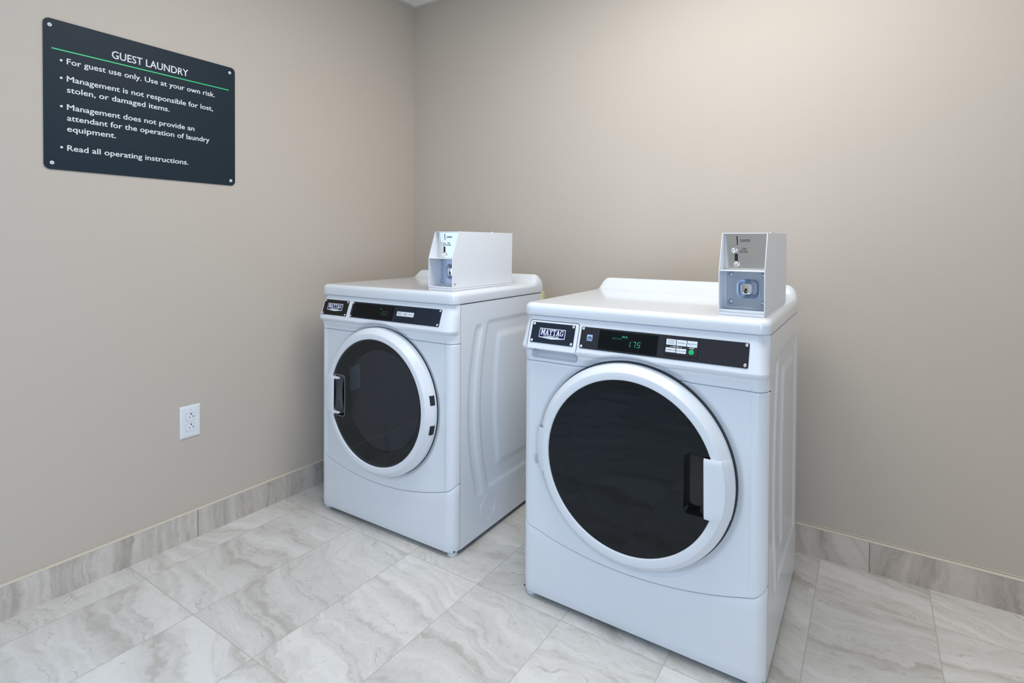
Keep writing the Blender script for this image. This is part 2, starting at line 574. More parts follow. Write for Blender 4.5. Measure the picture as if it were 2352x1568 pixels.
# suspended ceiling rails: wall angles and tees
struct(MB().box(0, 0.022, ROOM_Y, 0, ROOM_H - 0.004, ROOM_H).build('trim_1', M['ceiling_rail']))
struct(MB().box(0.022, ROOM_X, -0.022, 0, ROOM_H - 0.004, ROOM_H).build('trim_2', M['ceiling_rail']))
tee = MB()
for k in range(1, 8):
    if -0.30 - 0.61 * k > ROOM_Y:
        tee.box(0.022, ROOM_X, -0.312 - 0.61 * k, -0.288 - 0.61 * k, ROOM_H - 0.004, ROOM_H)
for k in range(0, 5):
    tee.box(0.43 + 0.61 * k, 0.454 + 0.61 * k, ROOM_Y, -0.022, ROOM_H - 0.0035, ROOM_H)
struct(tee.build('trim_3', M['ceiling_rail']))
# window the daylight comes through, and the unseen door added for cool light
w1 = MB()
for a, b2, c, d in ((WY0, WY1, WZ0, WZ0 + 0.05), (WY0, WY1, WZ1 - 0.05, WZ1), (WY0, WY0 + 0.05, WZ0 + 0.05, WZ1 - 0.05), (WY1 - 0.05, WY1, WZ0 + 0.05, WZ1 - 0.05)):
    w1.box(-0.09, -0.03, a, b2, c, d)
win = struct(w1.build('window_1', M['plastic']))
MB().box(-0.07, -0.062, WY0 + 0.05, WY1 - 0.05, WZ0 + 0.05, WZ1 - 0.05).build('window_pane', M['window_glow'], win)
d1 = MB()
for a, b2, c, d in ((DY0, DY1, 0.0, 0.08), (DY0, DY1, DZ1 - 0.08, DZ1), (DY0, DY0 + 0.08, 0.08, DZ1 - 0.08), (DY1 - 0.08, DY1, 0.08, DZ1 - 0.08)):
    d1.box(ROOM_X + 0.03, ROOM_X + 0.09, a, b2, c, d)
dor = struct(d1.build('added_door_1', M['plastic']))
MB().box(ROOM_X + 0.05, ROOM_X + 0.058, DY0 + 0.08, DY1 - 0.08, 0.08, DZ1 - 0.08).build('door_glass', M['window_glow'], dor)

# porcelain baseboards with a cream caulk edge on top
BT, BH = 0.011, 0.0982
bl = struct(MB().box(0, BT, ROOM_Y, 0, 0, BH).build('baseboard_left', M['base_left']))
MB().box(0, BT + 0.0006, ROOM_Y, 0, BH, BH + 0.0045).build('caulk_line', M['caulk'], bl, bevel=0.001)
bb = struct(MB().box(BT, ROOM_X, -BT, 0, 0, BH).build('baseboard_back', M['base_back']))
MB().box(BT, ROOM_X, -BT - 0.0006, 0, BH, BH + 0.0045).build('caulk_line', M['caulk'], bb, bevel=0.001)
MB().box(BT, ROOM_X, -0.0016, 0, BH + 0.0065, BH + 0.0085).build('paint_edge', M['caulk'], bb)


# ------------------------------------------------------------------ machines
W, D, S0 = 0.686, 0.6017, 0.037
R_OUT, R_GL = 0.2725, 0.2320


def plan_path(r=0.034, nc=7, nf=60):
    """plan outline of a front panel: left side seam, rounded corner, front, rounded corner, right side seam"""
    P = [((0.0, S0), (-1, 0), 0.0)]
    for i in range(nc + 1):
        a = PI + (PI / 2) * i / nc
        P.append(((r + r * math.cos(a), r + r * math.sin(a)), (math.cos(a), math.sin(a)), i / nc))
    for i in range(1, nf):
        P.append(((r + (W - 2 * r) * i / nf, 0.0), (0, -1), 1.0))
    for i in range(nc + 1):
        a = 1.5 * PI + (PI / 2) * i / nc
        P.append(((W - r + r * math.cos(a), r + r * math.sin(a)), (math.cos(a), math.sin(a)), 1 - i / nc))
    P.append(((W, S0), (1, 0), 0.0))
    return P


def front_shell(name, zb, zt, off, mat, parent, nz, nf=110, round_b=True, round_t=True):
    """curved sheet following the plan outline between heights zb(x) and zt(x); off(x, z, frontness) pushes it outwards"""
    P = plan_path(nf=nf)
    e = 0.0026
    rings = []
    for (p, n, fr) in P:
        b, t = zb(p[0]), zt(p[0])
        col = []
        zs = []
        if round_b:
            zs += [(b, -0.012), (b, -e), (b + 0.3 * e, -0.3 * e)]
        else:
            zs += [(b, 0)]
        zs += [(b + e + (t - b - 2 * e) * k / nz, 0.0) for k in range(nz + 1)]
        if round_t:
            zs += [(t - 0.3 * e, -0.3 * e), (t, -e), (t, -0.012)]
        else:
            zs += [(t, 0)]
        for z, o in zs:
            d = o + off(p[0], z, fr)
            col.append((p[0] + n[0] * d, p[1] + n[1] * d, z))
        rings.append(col)
    mb = MB()
    mb.loft(rings, False, False, closed=False)
    return mb.build(name, mat, parent, angle=50)


def side_emboss(y, z):
    """pressed relief of the cabinet sides"""
    bow = 0.05 * max(0.0, 1 - ((z - 0.48) / 0.31) ** 2)
    e = 0.0
    # long channel
    yl, yr = 0.133 - bow, 0.172 - bow
    zin = sstep(0.155, 0.185, z) * (1 - sstep(0.765, 0.785, z))
    e -= 0.0040 * sstep(yl - 0.006, yl + 0.010, y) * (1 - sstep(yr - 0.010, yr + 0.006, y)) * zin
    # large field with a bowed front edge
    yf = 0.205 - bow
    fin = sstep(yf - 0.006, yf + 0.008, y) * (1 - sstep(0.545, 0.560, y)) * sstep(0.168, 0.182, z) * (1 - sstep(0.778, 0.792, z))
    e -= 0.0040 * fin
    # inner field
    yi = 0.285 - bow * 0.7
    gin = sstep(yi - 0.015, yi + 0.015, y) * (1 - sstep(0.47, 0.50, y)) * sstep(0.225, 0.255, z) * (1 - sstep(0.715, 0.745, z))
    e += 0.0045 * gin
    return e


def con_y(z, z0):
    return 0.013 + (z - z0) * 0.348


def machine(kind):
    wash = kind == 'washer'
    if wash:
        root = empty('washing_machine', (1.155810, -0.740184, 0), -0.0023145,
                     'white front-loading washing machine with near-black round door and green start button', 'washing machine', 'white laundry machines along the back wall')
        HL, LT, HB, SEAM, DZ, KZ = 0.8580, 0.8940, 0.0172, 0.7210, 0.4790, 0.0
    else:
        root = empty('tumble_dryer', (0.187027, -0.735035, 0), 0.0158272,
                     'white tumble dryer beside the left wall, door handle on its left and hinge slots right', 'dryer', 'white laundry machines along the back wall')
        HL, LT, HB, SEAM, DZ, KZ = 0.8630, 0.9045, 0.0172, 0.7280, 0.4860, 0.0075
    mir = 1.0 if wash else -1.0
    cx = 0.3445 if wash else 0.3395
    en = M['enamel']
    Z0 = HL - 0.001  # top of the console slope

    # cabinet: shade sheet behind the seams, embossed sides, back
    cb = MB()
    NY, NZ = 90, 130
    y0, y1, z0, z1 = S0 + 0.0012, D, HB, HL - 0.0022
    for side in (0, 1):
        vs, fs = [], []
        for j in range(NZ + 1):
            for i in range(NY + 1):
                y = y0 + (y1 - y0) * i / NY
                z = z0 + (z1 - z0) * j / NZ
                e = side_emboss(y, z)
                vs.append((W + e if side else -e, y, z))
        for j in range(NZ):
            for i in range(NY):
                a = j * (NY + 1) + i
                fs.append((a, a + 1, a + NY + 2, a + NY + 1) if side else (a, a + NY + 1, a + NY + 2, a + 1))
        cb.add(vs, fs)
    cb.add([(0, y1, z0), (W, y1, z0), (W, y1, z1), (0, y1, z1)], [(0, 1, 2, 3)])
    cb.add([(0, y0, z1), (W, y0, z1), (W, y1, z1), (0, y1, z1)], [(0, 1, 2, 3)])
    cb.build('cabinet', en, root, angle=60)
    for kz, ky in (() if wash else ((0.098, 0.205), (0.094, 0.500))):
        kn = MB().lathe([(0.0455, 0.0), (0.0462, 0.0010), (0.0470, 0.0010), (0.0477, 0.0)], 64)
        kn.xf(frame((W - 0.0002, ky, kz), (0, 1, 0), (0, 0, 1)))
        kn.build('knockout', en, root)
    # dark sheet standing in for shade behind the seams, with the drum opening
    ring_in = circ(cx, DZ, 0.205, 48)
    outer = []
    for (px, pz) in ring_in:
        ax, az = px - cx, pz - DZ
        k = min((W - 0.006 - cx) / ax if ax > 1e-6 else 9e9, (0.006 - cx) / ax if ax < -1e-6 else 9e9,
                (HL - 0.004 - DZ) / az if az > 1e-6 else 9e9, (HB + 0.012 - DZ) / az if az < -1e-6 else 9e9)
        outer.append((cx + ax * k, DZ + az * k))
    n = len(ring_in)
    cf = MB()
    cf.add([(a, 0.0345, b) for a, b in ring_in] + [(a, 0.0345, b) for a, b in outer], [(i, (i + 1) % n, n + (i + 1) % n, n + i) for i in range(n)])
    cf.build('seam_shade', M['gap'], root)

    MB().box(0.004, W - 0.004, 0.012, D - 0.004, HB + 0.0015, HB + 0.0050).build('underside_shade', M['gap'], root)  # dark plate added to deepen the shade under the machine

    # lid: one moulded skin, rounded edges, upstand along the back
    rr, rc = 0.016, 0.030
    SLOPE = 0.0125 if wash else 0.0
    RH = 0.041 if wash else 0.036
    xa, xb, ya, yb = -0.002, W + 0.002, 0.004, D + 0.001

    def ridge(y):
        t = yb - y
        pts = [(0.0, 0.72), (0.003, 0.90), (0.010, 0.985), (0.018, 1.0), (0.026, 0.985), (0.034, 0.90), (0.044, 0.62), (0.054, 0.30), (0.064, 0.12), (0.078, 0.03), (0.095, 0.0)]
        if t >= pts[-1][0]:
            return 0.0
        for (t0, v0), (t1, v1) in zip(pts, pts[1:]):
            if t <= t1:
                return v0 + (v1 - v0) * (t - t0) / (t1 - t0)
        return 0.0

    def drop(d):
        return rr - math.sqrt(max(0.0, rr * rr - (rr - min(d, rr)) ** 2))

    def row_x(y):
        k = y - ya
        return rc - math.sqrt(max(0.0, rc * rc - (rc - k) ** 2)) if k < rc else 0.0
    ys = [ya + 0.034 * (1 - math.cos(PI / 2 * i / 14)) for i in range(15)]
    ys += [ya + 0.034 + (yb - 0.105 - ya - 0.034) * i / 10 for i in range(1, 11)]
    ys += [yb - 0.105 * math.cos(PI / 2 * i / 30) for i in range(1, 31)]
    us = [0.06 * (1 - math.cos(PI / 2 * i / 16)) for i in range(17)]
    us = us + [0.06 + 0.88 * i / 14 for i in range(1, 14)] + [1 - u for u in reversed(us)]
    rows = []
    for y in ys:
        ind = row_x(y)
        x0_, x1_ = xa + ind, xb - ind
        row = []
        for u in us:
            x = x0_ + (x1_ - x0_) * u
            de = min(x - xa, xb - x)
            df = y - ya
            if de < rc and df < rc:
                d = rc - math.hypot(rc - de, rc - df)
            else:
                d = min(de, df)
            d = max(d, 0.0)
            p = ridge(y)
            re = 0.034
            e = math.sqrt(max(0.0, 1 - ((re - min(de, re)) / re) ** 2))
            row.append((x, y, LT + SLOPE * (y - 0.05) - drop(d) * (1 - p) + p * (-rr + (rr + RH) * e)))
        rows.append(row)
    lid = MB()
    lid.loft(rows, False, False, closed=False)
    nr, ncol = len(rows), len(us)
    loop = [rows[0][i] for i in range(ncol)] + [rows[j][-1] for j in range(1, nr)] + [rows[-1][i] for i in range(ncol - 2, -1, -1)] + [rows[j][0] for j in range(nr - 2, 0, -1)]
    c0 = ((xa + xb) / 2, (ya + yb) / 2)

    def pull(k, z):
        return [(c0[0] + (p[0] - c0[0]) * (1 - k / 0.34), c0[1] + (p[1] - c0[1]) * (1 - k / 0.30), z) for p in loop]
    lid.loft([loop, pull(0.0, HL + 0.0040), pull(0.0006, HL + 0.0016), pull(0.0025, HL + 0.0008), pull(0.014, HL + 0.0008)], False, True)
    lid.build('lid', en, root, angle=40)

    # door recess pressed into the front sheet
    def dish(x, z):
        r = math.hypot(x - cx, z - DZ)
        return -0.0065 * (1 - sstep(R_OUT + (0.0045 if wash else 0.0018), R_OUT + (0.022 if wash else 0.016), r))

    def step(x):
        return -0.0036 * sstep(0.0, 0.0055, min(x - 0.034, W - 0.034 - x))

    # console: leans out to a lip, then tucks back
    def con_off(x, z, fr):
        # outward distance (towards the viewer) over the plan outline
        zl = SEAM + 0.040
        if z >= zl + 0.006:
            o = -con_y(z, Z0)
        elif z >= zl - 0.010:
            t = (z - (zl - 0.010)) / 0.016
            top = -con_y(zl + 0.006, Z0)
            o = top * (sstep(0, 1, t) * 0.35 + 0.65 * math.sqrt(max(0, 1 - (1 - t) ** 2)))
            o = o * 0.80 + top * 0.20 * sstep(0, 0.5, t)
            o = max(o, 0.0035)
            o = 0.0035 + (o - 0.0035)
        else:
            t = (z - (SEAM + 0.010)) / (zl - 0.010 - SEAM - 0.010)
            o = 0.0035 * sstep(0, 1, t) if t > 0 else 0.0
        if fr >= 1.0:
            o *= sstep(R_OUT + 0.008, R_OUT + 0.024, math.hypot(x - cx, z - DZ))
        o *= sstep(0.0, 0.75, fr) if o > 0 else sstep(0.0, 0.35, fr)
        if wash and fr >= 1.0 and x < 0.20:
            dx_, dz_ = abs(x - 0.1105) - 0.0775 + 0.012, abs(z - 0.7475) - 0.0165 + 0.012
            sd = 0.012 - (math.hypot(max(dx_, 0), max(dz_, 0)) + min(max(dx_, dz_), 0))
            if sd > 0:
                return -(0.010 + 0.020 * sstep(0.730, 0.757, z)) * sstep(0.0, 0.0055, sd) + o * (1 - sstep(0.0, 0.003, sd))
        return o + (dish(x, z) + step(x) * (1 - sstep(SEAM + 0.010, SEAM + 0.028, z)) if fr >= 1.0 else 0.0)
    front_shell('console', lambda x: SEAM + 0.0005, lambda x: HL - 0.0004, con_off, M['plastic'], root, 84, nf=240)

    # front sheet between console seam and the smile-shaped toe seam
    def smile(x):
        z = 0.1742 + 0.485 * (x - 0.335) ** 2
        ex = max(0.0, abs(x - W / 2) - (W / 2 - 0.026))
        return z + 0.012 * (ex / 0.026) ** 2
    front_shell('front_panel', lambda x: smile(x) + 0.0006, lambda x: SEAM - 0.0006, lambda x, z, fr: dish(x, z) + step(x) * sstep(0.19, 0.27, z) if fr >= 1 else 0.0, en, root, 130, nf=170)
    front_shell('toe_panel', lambda x: HB, lambda x: smile(x) - 0.0007, lambda x, z, fr: 0.0, en, root, 8)

    # door: moulded ring, smoked glass, handle and finger pocket
    dr = MB().lathe([(0.2215, -0.022), (R_GL - 0.0003, -0.0290), (R_GL + 0.0005, -0.0345), (R_GL + 0.002, -0.0362), (0.2515, -0.0378), (0.2535, -0.0370),
                     (0.2690, -0.0185), (0.2712, -0.0150), (R_OUT, -0.0110), (R_OUT, 0.0005 if wash else 0.0035), (0.262, 0.0010 if wash else 0.0040), (0.230, -0.012)], 160)
    dm = frame((cx, 0, DZ), (1, 0, 0), (0, 0, 1))  # w axis points to -y
    dr.v = [(a, b, -c) for a, b, c in dr.v]
    dr.xf(dm)
    door = dr.build('door', M['plastic'], root, angle=28)
    # rubber gap ring behind the door
    gk = MB().lathe([(R_OUT - 0.0012, 0.0020), (R_OUT - 0.0010, -0.0036), (R_OUT + 0.0036, -0.0037), (R_OUT + 0.0043, -0.0041), (R_OUT + 0.0046, -0.0072)] if wash else [(R_OUT - 0.0008, -0.0034), (R_OUT - 0.0008, -0.0044), (R_OUT + 0.0016, -0.0046), (R_OUT + 0.0020, -0.0072)], 128)
    gk.xf(dm)
    gk.build('door_gap_seal', M['gasket'], root)
    # glass pane with the pocket cut out
    hx0, hx1, hh = 0.156, 0.222, 0.0735
    pr = 0.012
    if wash:
        hole = rrect(hx0, hx1, -hh - 0.002, hh + 0.0, pr, 5)
    else:
        hole = rrect(-hx1, -hx0, -hh - 0.004, hh + 0.004, pr, 5)
    bm = bmesh.new()
    oc = circ(0, 0, R_GL + 0.001, 128)
    # keep the hole strictly inside the pane: cut the pocket towards the ring and close it behind the handle
    def clampc(pt):
        r = math.hypot(*pt)
        lim = R_GL - 0.002
        return (pt[0] * lim / r, pt[1] * lim / r) if r > lim else pt
    hole = [clampc(pt) for pt in hole]
    loops = []
    for lp in (oc, hole):
        vs = [bm.verts.new((a, b, 0.0315)) for a, b in lp]
        loops += [bm.edges.new((vs[i], vs[(i + 1) % len(vs)])) for i in range(len(vs))]
    bmesh.ops.triangle_fill(bm, edges=loops, use_beauty=True, normal=(0, 0, 1))
    gl = MB().add([v.co[:] for v in bm.verts], [])
    bm.verts.index_update()
    gl.f = [tuple(v.index for v in f.verts) for f in bm.faces]
    bm.free()
    gl.xf(dm)
    gl.build('door_glass', M['glass_washer' if wash else 'glass_dryer'], door)
    # finger pocket
    pk = MB()
    inner = [(a * 0.985 + (0.003 if wash else -0.003), b * 0.97) for a, b in hole]
    pk.loft([[(a, b, 0.0322) for a, b in [clampc((x * 1.0, y)) for x, y in hole]], [(a, b, 0.0300) for a, b in hole], [(a, b, 0.004) for a, b in inner]], False, True)
    pk.xf(dm)
    pk.build('handle_pocket', plain_pocket(wash), door)
    # handle block: wide flat face that follows the ring's outer bevel
    hb = MB()
    nzh = 22
    rows = []
    h0 = 0.2065
    for j in range(nzh + 1):
        v = -hh + 2 * hh * j / nzh
        end = 0.0025 * (1 if j in (0, nzh) else 0)

        def rx(r):
            return math.sqrt(max(r * r - v * v, 0))
        xi = h0 - 0.001 * (v / hh)
        f1, f2 = rx(0.2565), rx(0.2735)
        row = [(f2 - 0.004, 0.006), (f1 - 0.006, 0.0370), (xi + 0.012, 0.0400), (xi + 0.0008, 0.0398), (xi, 0.0425), (xi + 0.0015, 0.0450), (xi + 0.02, 0.0452), (f1 - 0.01, 0.0425), (f1, 0.0408), (f1 + 0.35 * (f2 - f1), 0.031), (f2 - 0.002, 0.0195), (f2, 0.0140), (f2, 0.006)]
        rows.append([(a, v, b - end) for a, b in row])
    # chamfered ends
    hb.loft(rows, True, True, closed=True)
    hb.v = [(a * mir, b, c) for a, b, c in hb.v]
    hb.xf(dm)
    hb.build('handle', M['plastic'], door, angle=30)
    if not wash:
        # two prongs that carry the handle
        for zz in (hh - 0.012, -hh + 0.002):
            pg = MB().prism([(-0.215, zz), (-0.183, zz + 0.002), (-0.183, zz + 0.008), (-0.215, zz + 0.010)], 0.030, 0.0405)
            pg.xf(dm)
            pg.build('handle_prong', M['plastic'], door, bevel=0.001)
        rim = MB()
        o2 = rrect(-hx1, -hx0 + 0.0016, -hh - 0.0056, hh + 0.0056, pr + 0.001, 5)
        o2 = [clampc(pt) for pt in o2]
        rim.loft([[(a, b, 0.0316) for a, b in o2], [(a, b, 0.0326) for a, b in o2], [(a, b, 0.0326) for a, b in hole], [(a, b, 0.0316) for a, b in hole]], False, False)
        rim.xf(dm)
        rim.build('pocket_rim', M['sign_edge'], door)
        # hinge slots in the outer bevel
        for zc in (0.525 - 0.486 + 0.008, 0.432 - 0.486 - 0.002):
            sl = MB()
            rws = []
            for j in range(9):
                v = zc - 0.0165 + 0.033 * j / 8
                ra, rb = 0.2660, R_OUT + 0.0004
                xa, xb = math.sqrt(ra * ra - v * v), math.sqrt(rb * rb - v * v)
                rws.append([(xa, v, 0.0228), (xb - 0.0008, v, 0.0160), (xb, v, 0.0110), (xb, v, 0.0050)])
            sl.loft(rws, False, False, closed=False)
            sl.xf(dm)
            sl.build('hinge_slot', M['slot'], door)
    else:
        # straight hinge cover on the left of the ring
        hc = MB()
        rws = []
        for j in range(13):
            v = -0.066 + 0.126 * j / 12
            x0_ = -math.sqrt(0.2700 ** 2 - v * v)
            x1_ = -math.sqrt(0.2735 ** 2 - v * v) - 0.0015
            x2_ = -math.sqrt(0.2500 ** 2 - v * v)
            rws.append([(x2_, v, 0.0380), (x0_ + 0.004, v, 0.0330), (x1_, v, 0.0240), (x1_, v, 0.0060)])
        hc.loft(rws, False, False, closed=False)
        hc.xf(dm)
        hc.build('hinge_cover', M['plastic'], door)
        hg = MB().box(cx - 0.287, cx - 0.272, -0.016, 0.004, DZ - 0.058, DZ - 0.034)
        hg.build('hinge', M['zinc'], door, bevel=0.001)
    # bowl and drum behind the glass
    bw = MB().lathe([(0.226, 0.026), (0.207, 0.012), (0.196, -0.004), (0.176, -0.016), (0.172, -0.022), (0.160, -0.034), (0.120, -0.046), (0.060, -0.053), (0.0005, -0.055)], 96)
    bw.xf(dm)
    bw.build('inner_bowl', M['bowl'], door)
    for r_, h_ in ((0.196, -0.003), (0.171, -0.021)):
        br_ = MB().lathe([(r_ + 0.0010, h_), (r_ + 0.0004, h_ + 0.0010), (r_ - 0.0006, h_ + 0.0010), (r_ - 0.0010, h_)], 96)
        br_.xf(dm)
        br_.build('bowl_rim_highlight', M['bowl_rim_highlight'], door)

    # levelling feet
    for fx in (0.024, W - 0.024):
        for fy in (0.029, D - 0.06):
            ft = MB().lathe([(0.0005, 0.0), (0.016, 0.0), (0.0175, 0.002), (0.0175, 0.0075), (0.014, 0.009), (0.014, 0.011), (0.0165, 0.0115), (0.0165, 0.0145), (0.006, 0.015), (0.006, 0.030)], 28, True, True)
            ft.xf(Matrix.Translation((fx, fy, 0)))
            ft.build('leveling_foot', M['plastic'], root)

    # ---- things screwed onto the sloping console face
    def cf_(z):
        return Vector((0, con_y(z, Z0), z))
    vdir = Vector((0, 0.348, 1.0)).normalized()
    zref = 0.81
    fr = frame(cf_(zref), (1, 0, 0), vdir)
    ks = math.sqrt(1 + 0.348 ** 2)

    def T(z):
        return (z - zref) * ks

    def plate(name, x0, x1, za, zb, r, h0, h1, mat, parent, bevel=0.0004):
        mb = MB().prism(rrect(x0, x1, T(za), T(zb), r), h0, h1)
        mb.xf(fr)
        return mb.build(name, mat, parent, bevel=bevel)

    def scr(x, z, h, parent, mt=None):
        mb = MB().lathe([(0.0042, 0.0), (0.0040, 0.0012), (0.0026, 0.0022), (0.0022, 0.0022), (0.0014, 0.0012), (0.0002, 0.0012)], 18, False, True)
        mb.xf(Matrix.Translation((x, T(z), h)))
        mb.xf(fr)
        return mb.build('screw', M['screw'], parent, angle=25)

    def print_(name, mb, mat, parent, label=None):
        mb.xf(fr)
        o = mb.build(name, mat, parent)
        if label:
            o['label'] = label
        return o

    k = KZ
    pt, pb = 0.8370 + k, 0.7795 + k
    if wash:
        # dispenser drawer front with its finger recess below
        drw = plate('detergent_drawer', 0.0275, 0.1895, 0.7620, 0.8425, 0.0075, -0.012, 0.0022, M['plastic'], root, bevel=0.0022)
        outl = MB()
        o1 = rrect(0.0258, 0.1912, T(0.7640), T(0.8443), 0.009)
        i1 = rrect(0.0272, 0.1898, T(0.7640), T(0.8428), 0.0078)
        outl.loft([[(a, b, 0.0004) for a, b in o1], [(a, b, 0.0004) for a, b in i1]], False, False)
        print_('drawer_gap', outl, M['gap'], root)
        name_parent_h = 0.0022
        nx0, nx1 = 0.0370, 0.1795
        # small dark latch under the drawer's left end
        MB().box(0.046, 0.053, -0.006, 0.010, 0.7560, 0.7605).build('drawer_latch', M['slot'], root)
        mx0, mx1 = 0.1985, 0.6440
        nmat, pmat = M['plate_washer'], M['panel_washer']
    else:
        drw = root
        name_parent_h = 0.0
        nx0, nx1 = 0.0280, 0.1680
        mx0, mx1 = 0.1880, 0.6315
        nmat, pmat = M['plate_dryer'], M['panel_dryer']
    h = name_parent_h
    npl = plate('name_plate', nx0, nx1, pb, pt, 0.002, h, h + 0.0016, nmat, root)
    for sx, sz in ((nx0 + 0.006, pt - 0.005), (nx1 - 0.006, pt - 0.005), (nx0 + 0.006, pb + 0.0055), (nx1 - 0.006, pb + 0.0055)):
        scr(sx, sz, h + 0.0016, npl)
    # badge
    bx0, bx1 = (0.0650, 0.1510) if wash else (0.0520, 0.1380)
    bz0, bz1 = (0.7955, 0.8215) if wash else (0.8060, 0.8305)
    bm_ = (bx0 + bx1) / 2
    hb_ = h + 0.0016
    sh = [(bx0, T(bz0)), (bm_, T(bz0 - 0.0035)), (bx1, T(bz0)), (bx1, T(bz1)), (bx0, T(bz1))]
    bd = MB().prism(sh, hb_, hb_ + 0.0008)
    print_('badge', bd, M['badge_white'], npl)
    ins = 0.0018
    sh2 = [(bx0 + ins, T(bz0 + ins)), (bx1 - ins, T(bz0 + ins)), (bx1 - ins, T(bz1 - ins)), (bx0 + ins, T(bz1 - ins))]
    print_('badge_field', MB().prism(sh2, hb_ + 0.0008, hb_ + 0.0010), M['badge_blue'], npl)
    print_('badge_lettering', slab_word('MAYTAG', bx0 + 0.0055, bx1 - 0.005, T(bz0 + 0.0076), T(bz1 - 0.0030), hb_ + 0.0013), M['badge_white'], npl)
    print_('badge_lettering', text_mb('COMMERCIAL', bx0 + 0.016, bx1 - 0.018, T(bz0 + 0.0020), 0.0042, bold=0.02, h=hb_ + 0.0013), M['badge_white'], npl)

    # control panel
    cp = plate('control_panel', mx0, mx1, pb - (0.0005 if wash else 0), pt, 0.004, 0.0, 0.0016, pmat, root)
    H = 0.0016
    for sx, sz in ((mx0 + 0.006, pt - 0.005), (mx1 - 0.006, pt - 0.0055), (mx0 + 0.006, pb + 0.005), (mx1 - 0.007, pb + 0.006)):
        scr(sx, sz, H, cp)
    if wash:
        plate('display_window', 0.2555, 0.4215, 0.7835, 0.8325, 0.001, H, H + 0.0012, M['display'], cp)
        Hd = H + 0.0015
        print_('display_digits', seven('1.75', 0.3375, T(0.7965), 0.0090, 0.0150, 0.0042, 0.17, 0.0013).xf(Matrix.Translation((0, 0, Hd))), M['led'], cp, 'glowing green price digits')
        print_('display_words', text_mb('PRICE', 0.3225, 0.3385, T(0.8180), 0.0040, bold=0.02, shear=0.15, h=Hd), M['led'], cp)
        print_('display_words', text_mb('SELECT CYCLE', 0.2950, 0.3215, T(0.8125), 0.0040, bold=0.0, shear=0.1, h=Hd), M['led_dim'], cp)
        # blue energy label
        plate('energy_label', 0.2190, 0.2355, 0.8005, 0.8170, 0.001, H, H + 0.0004, M['estar'], cp, bevel=0)
        dkp = MB()
        arc = []
        nseg = 12
        for i in range(nseg + 1):
            a = math.radians(165 - 150 * i / nseg)
            arc.append((0.2272 + 0.0066 * math.cos(a), T(0.8075) + 0.0050 * math.sin(a)))
        arc2 = [(a, b - 0.0012 - 0.0022 * (i / nseg)) for i, (a, b) in enumerate(arc)]
        for i in range(nseg):
            dkp.add([(arc[i][0], arc[i][1], H + 0.0007), (arc[i + 1][0], arc[i + 1][1], H + 0.0007), (arc2[i + 1][0], arc2[i + 1][1], H + 0.0007), (arc2[i][0], arc2[i][1], H + 0.0007)], [(0, 1, 2, 3)])
        dkp.add([(0.2200, T(0.8053), H + 0.0007), (0.2345, T(0.8053), H + 0.0007), (0.2345, T(0.8068), H + 0.0007), (0.2200, T(0.8068), H + 0.0007)], [(0, 1, 2, 3)])
        print_('label_mark', dkp, M['plate_washer'], cp)
        print_('label_mark', text_mb('energy', 0.2213, 0.2300, T(0.8085), 0.0022, shear=0.3, h=H + 0.0008), M['plate_washer'], cp)
        print_('label_mark', text_mb('ENERGY STAR', 0.2200, 0.2345, T(0.8018), 0.0018, bold=0.02, h=H + 0.0008), M['plate_washer'], cp)
        kx0, kx1, ka, kb = 0.4400, 0.5265, 0.7880, 0.8325
        plate('keypad', kx0, kx1, ka, kb, 0.003, H, H + 0.0010, M['plate_dryer'], cp)
        plate('keypad_face', kx0 + 0.0012, kx1 - 0.0012, ka + 0.0010, kb - 0.0010, 0.0025, H + 0.0008, H + 0.0014, pmat, cp, bevel=0)
        kw, kh = kx1 - kx0, kb - ka
        Hk = H + 0.0014

        def KX(u):
            return kx0 + u * kw

        def KZ_(v):
            return kb - v * kh
        for u0, u1, v0, v1, tx in ((0.05, 0.335, 0.115, 0.43, ('POWER', 'WASH')), (0.355, 0.645, 0.115, 0.435, ('NORMAL',)), (0.665, 0.955, 0.115, 0.44, ('DELICATES',)),
                                   (0.05, 0.345, 0.58, 0.83, ('TEMPERATURE',)), (0.365, 0.655, 0.58, 0.84, ('EXTRA RINSE',))):
            plate('key', KX(u0), KX(u1), KZ_(v1), KZ_(v0), 0.0006, Hk, Hk + 0.0008, M['key'], cp, bevel=0)
            um = (u0 + u1) / 2
            for i, word in enumerate(tx):
                wd = (0.19, 0.17)[i] if len(tx) == 2 else (0.22 if len(word) < 8 else 0.27)
                zc = KZ_((v0 + v1) / 2) - 0.0012 + (0.0024 - 0.0050 * i if len(tx) == 2 else 0)
                print_('key_lettering', text_mb(word, KX(um - wd / 2), KX(um + wd / 2), T(zc), 0.0026, bold=0.0, h=Hk + 0.0011), M['key_text'], cp)
        st_ = MB().lathe([(0.0068, 0.0), (0.0068, 0.0010), (0.0060, 0.0014), (0.0002, 0.0014)], 32, False, True)
        st_.xf(Matrix.Translation((KX(0.805), T(KZ_(0.72)), Hk)))
        print_('start_button', st_, M['start'], cp, 'round green start button')
        print_('key_lettering', text_mb('START', KX(0.735), KX(0.885), T(KZ_(0.535)), 0.0030, bold=0.03, h=Hk + 0.0005), M['white_print'], cp)
        print_('key_lettering', text_mb('OPTIONS', KX(0.255), KX(0.44), T(KZ_(0.535)), 0.0026, bold=0.03, h=Hk + 0.0005), M['white_print'], cp)
        br = MB()
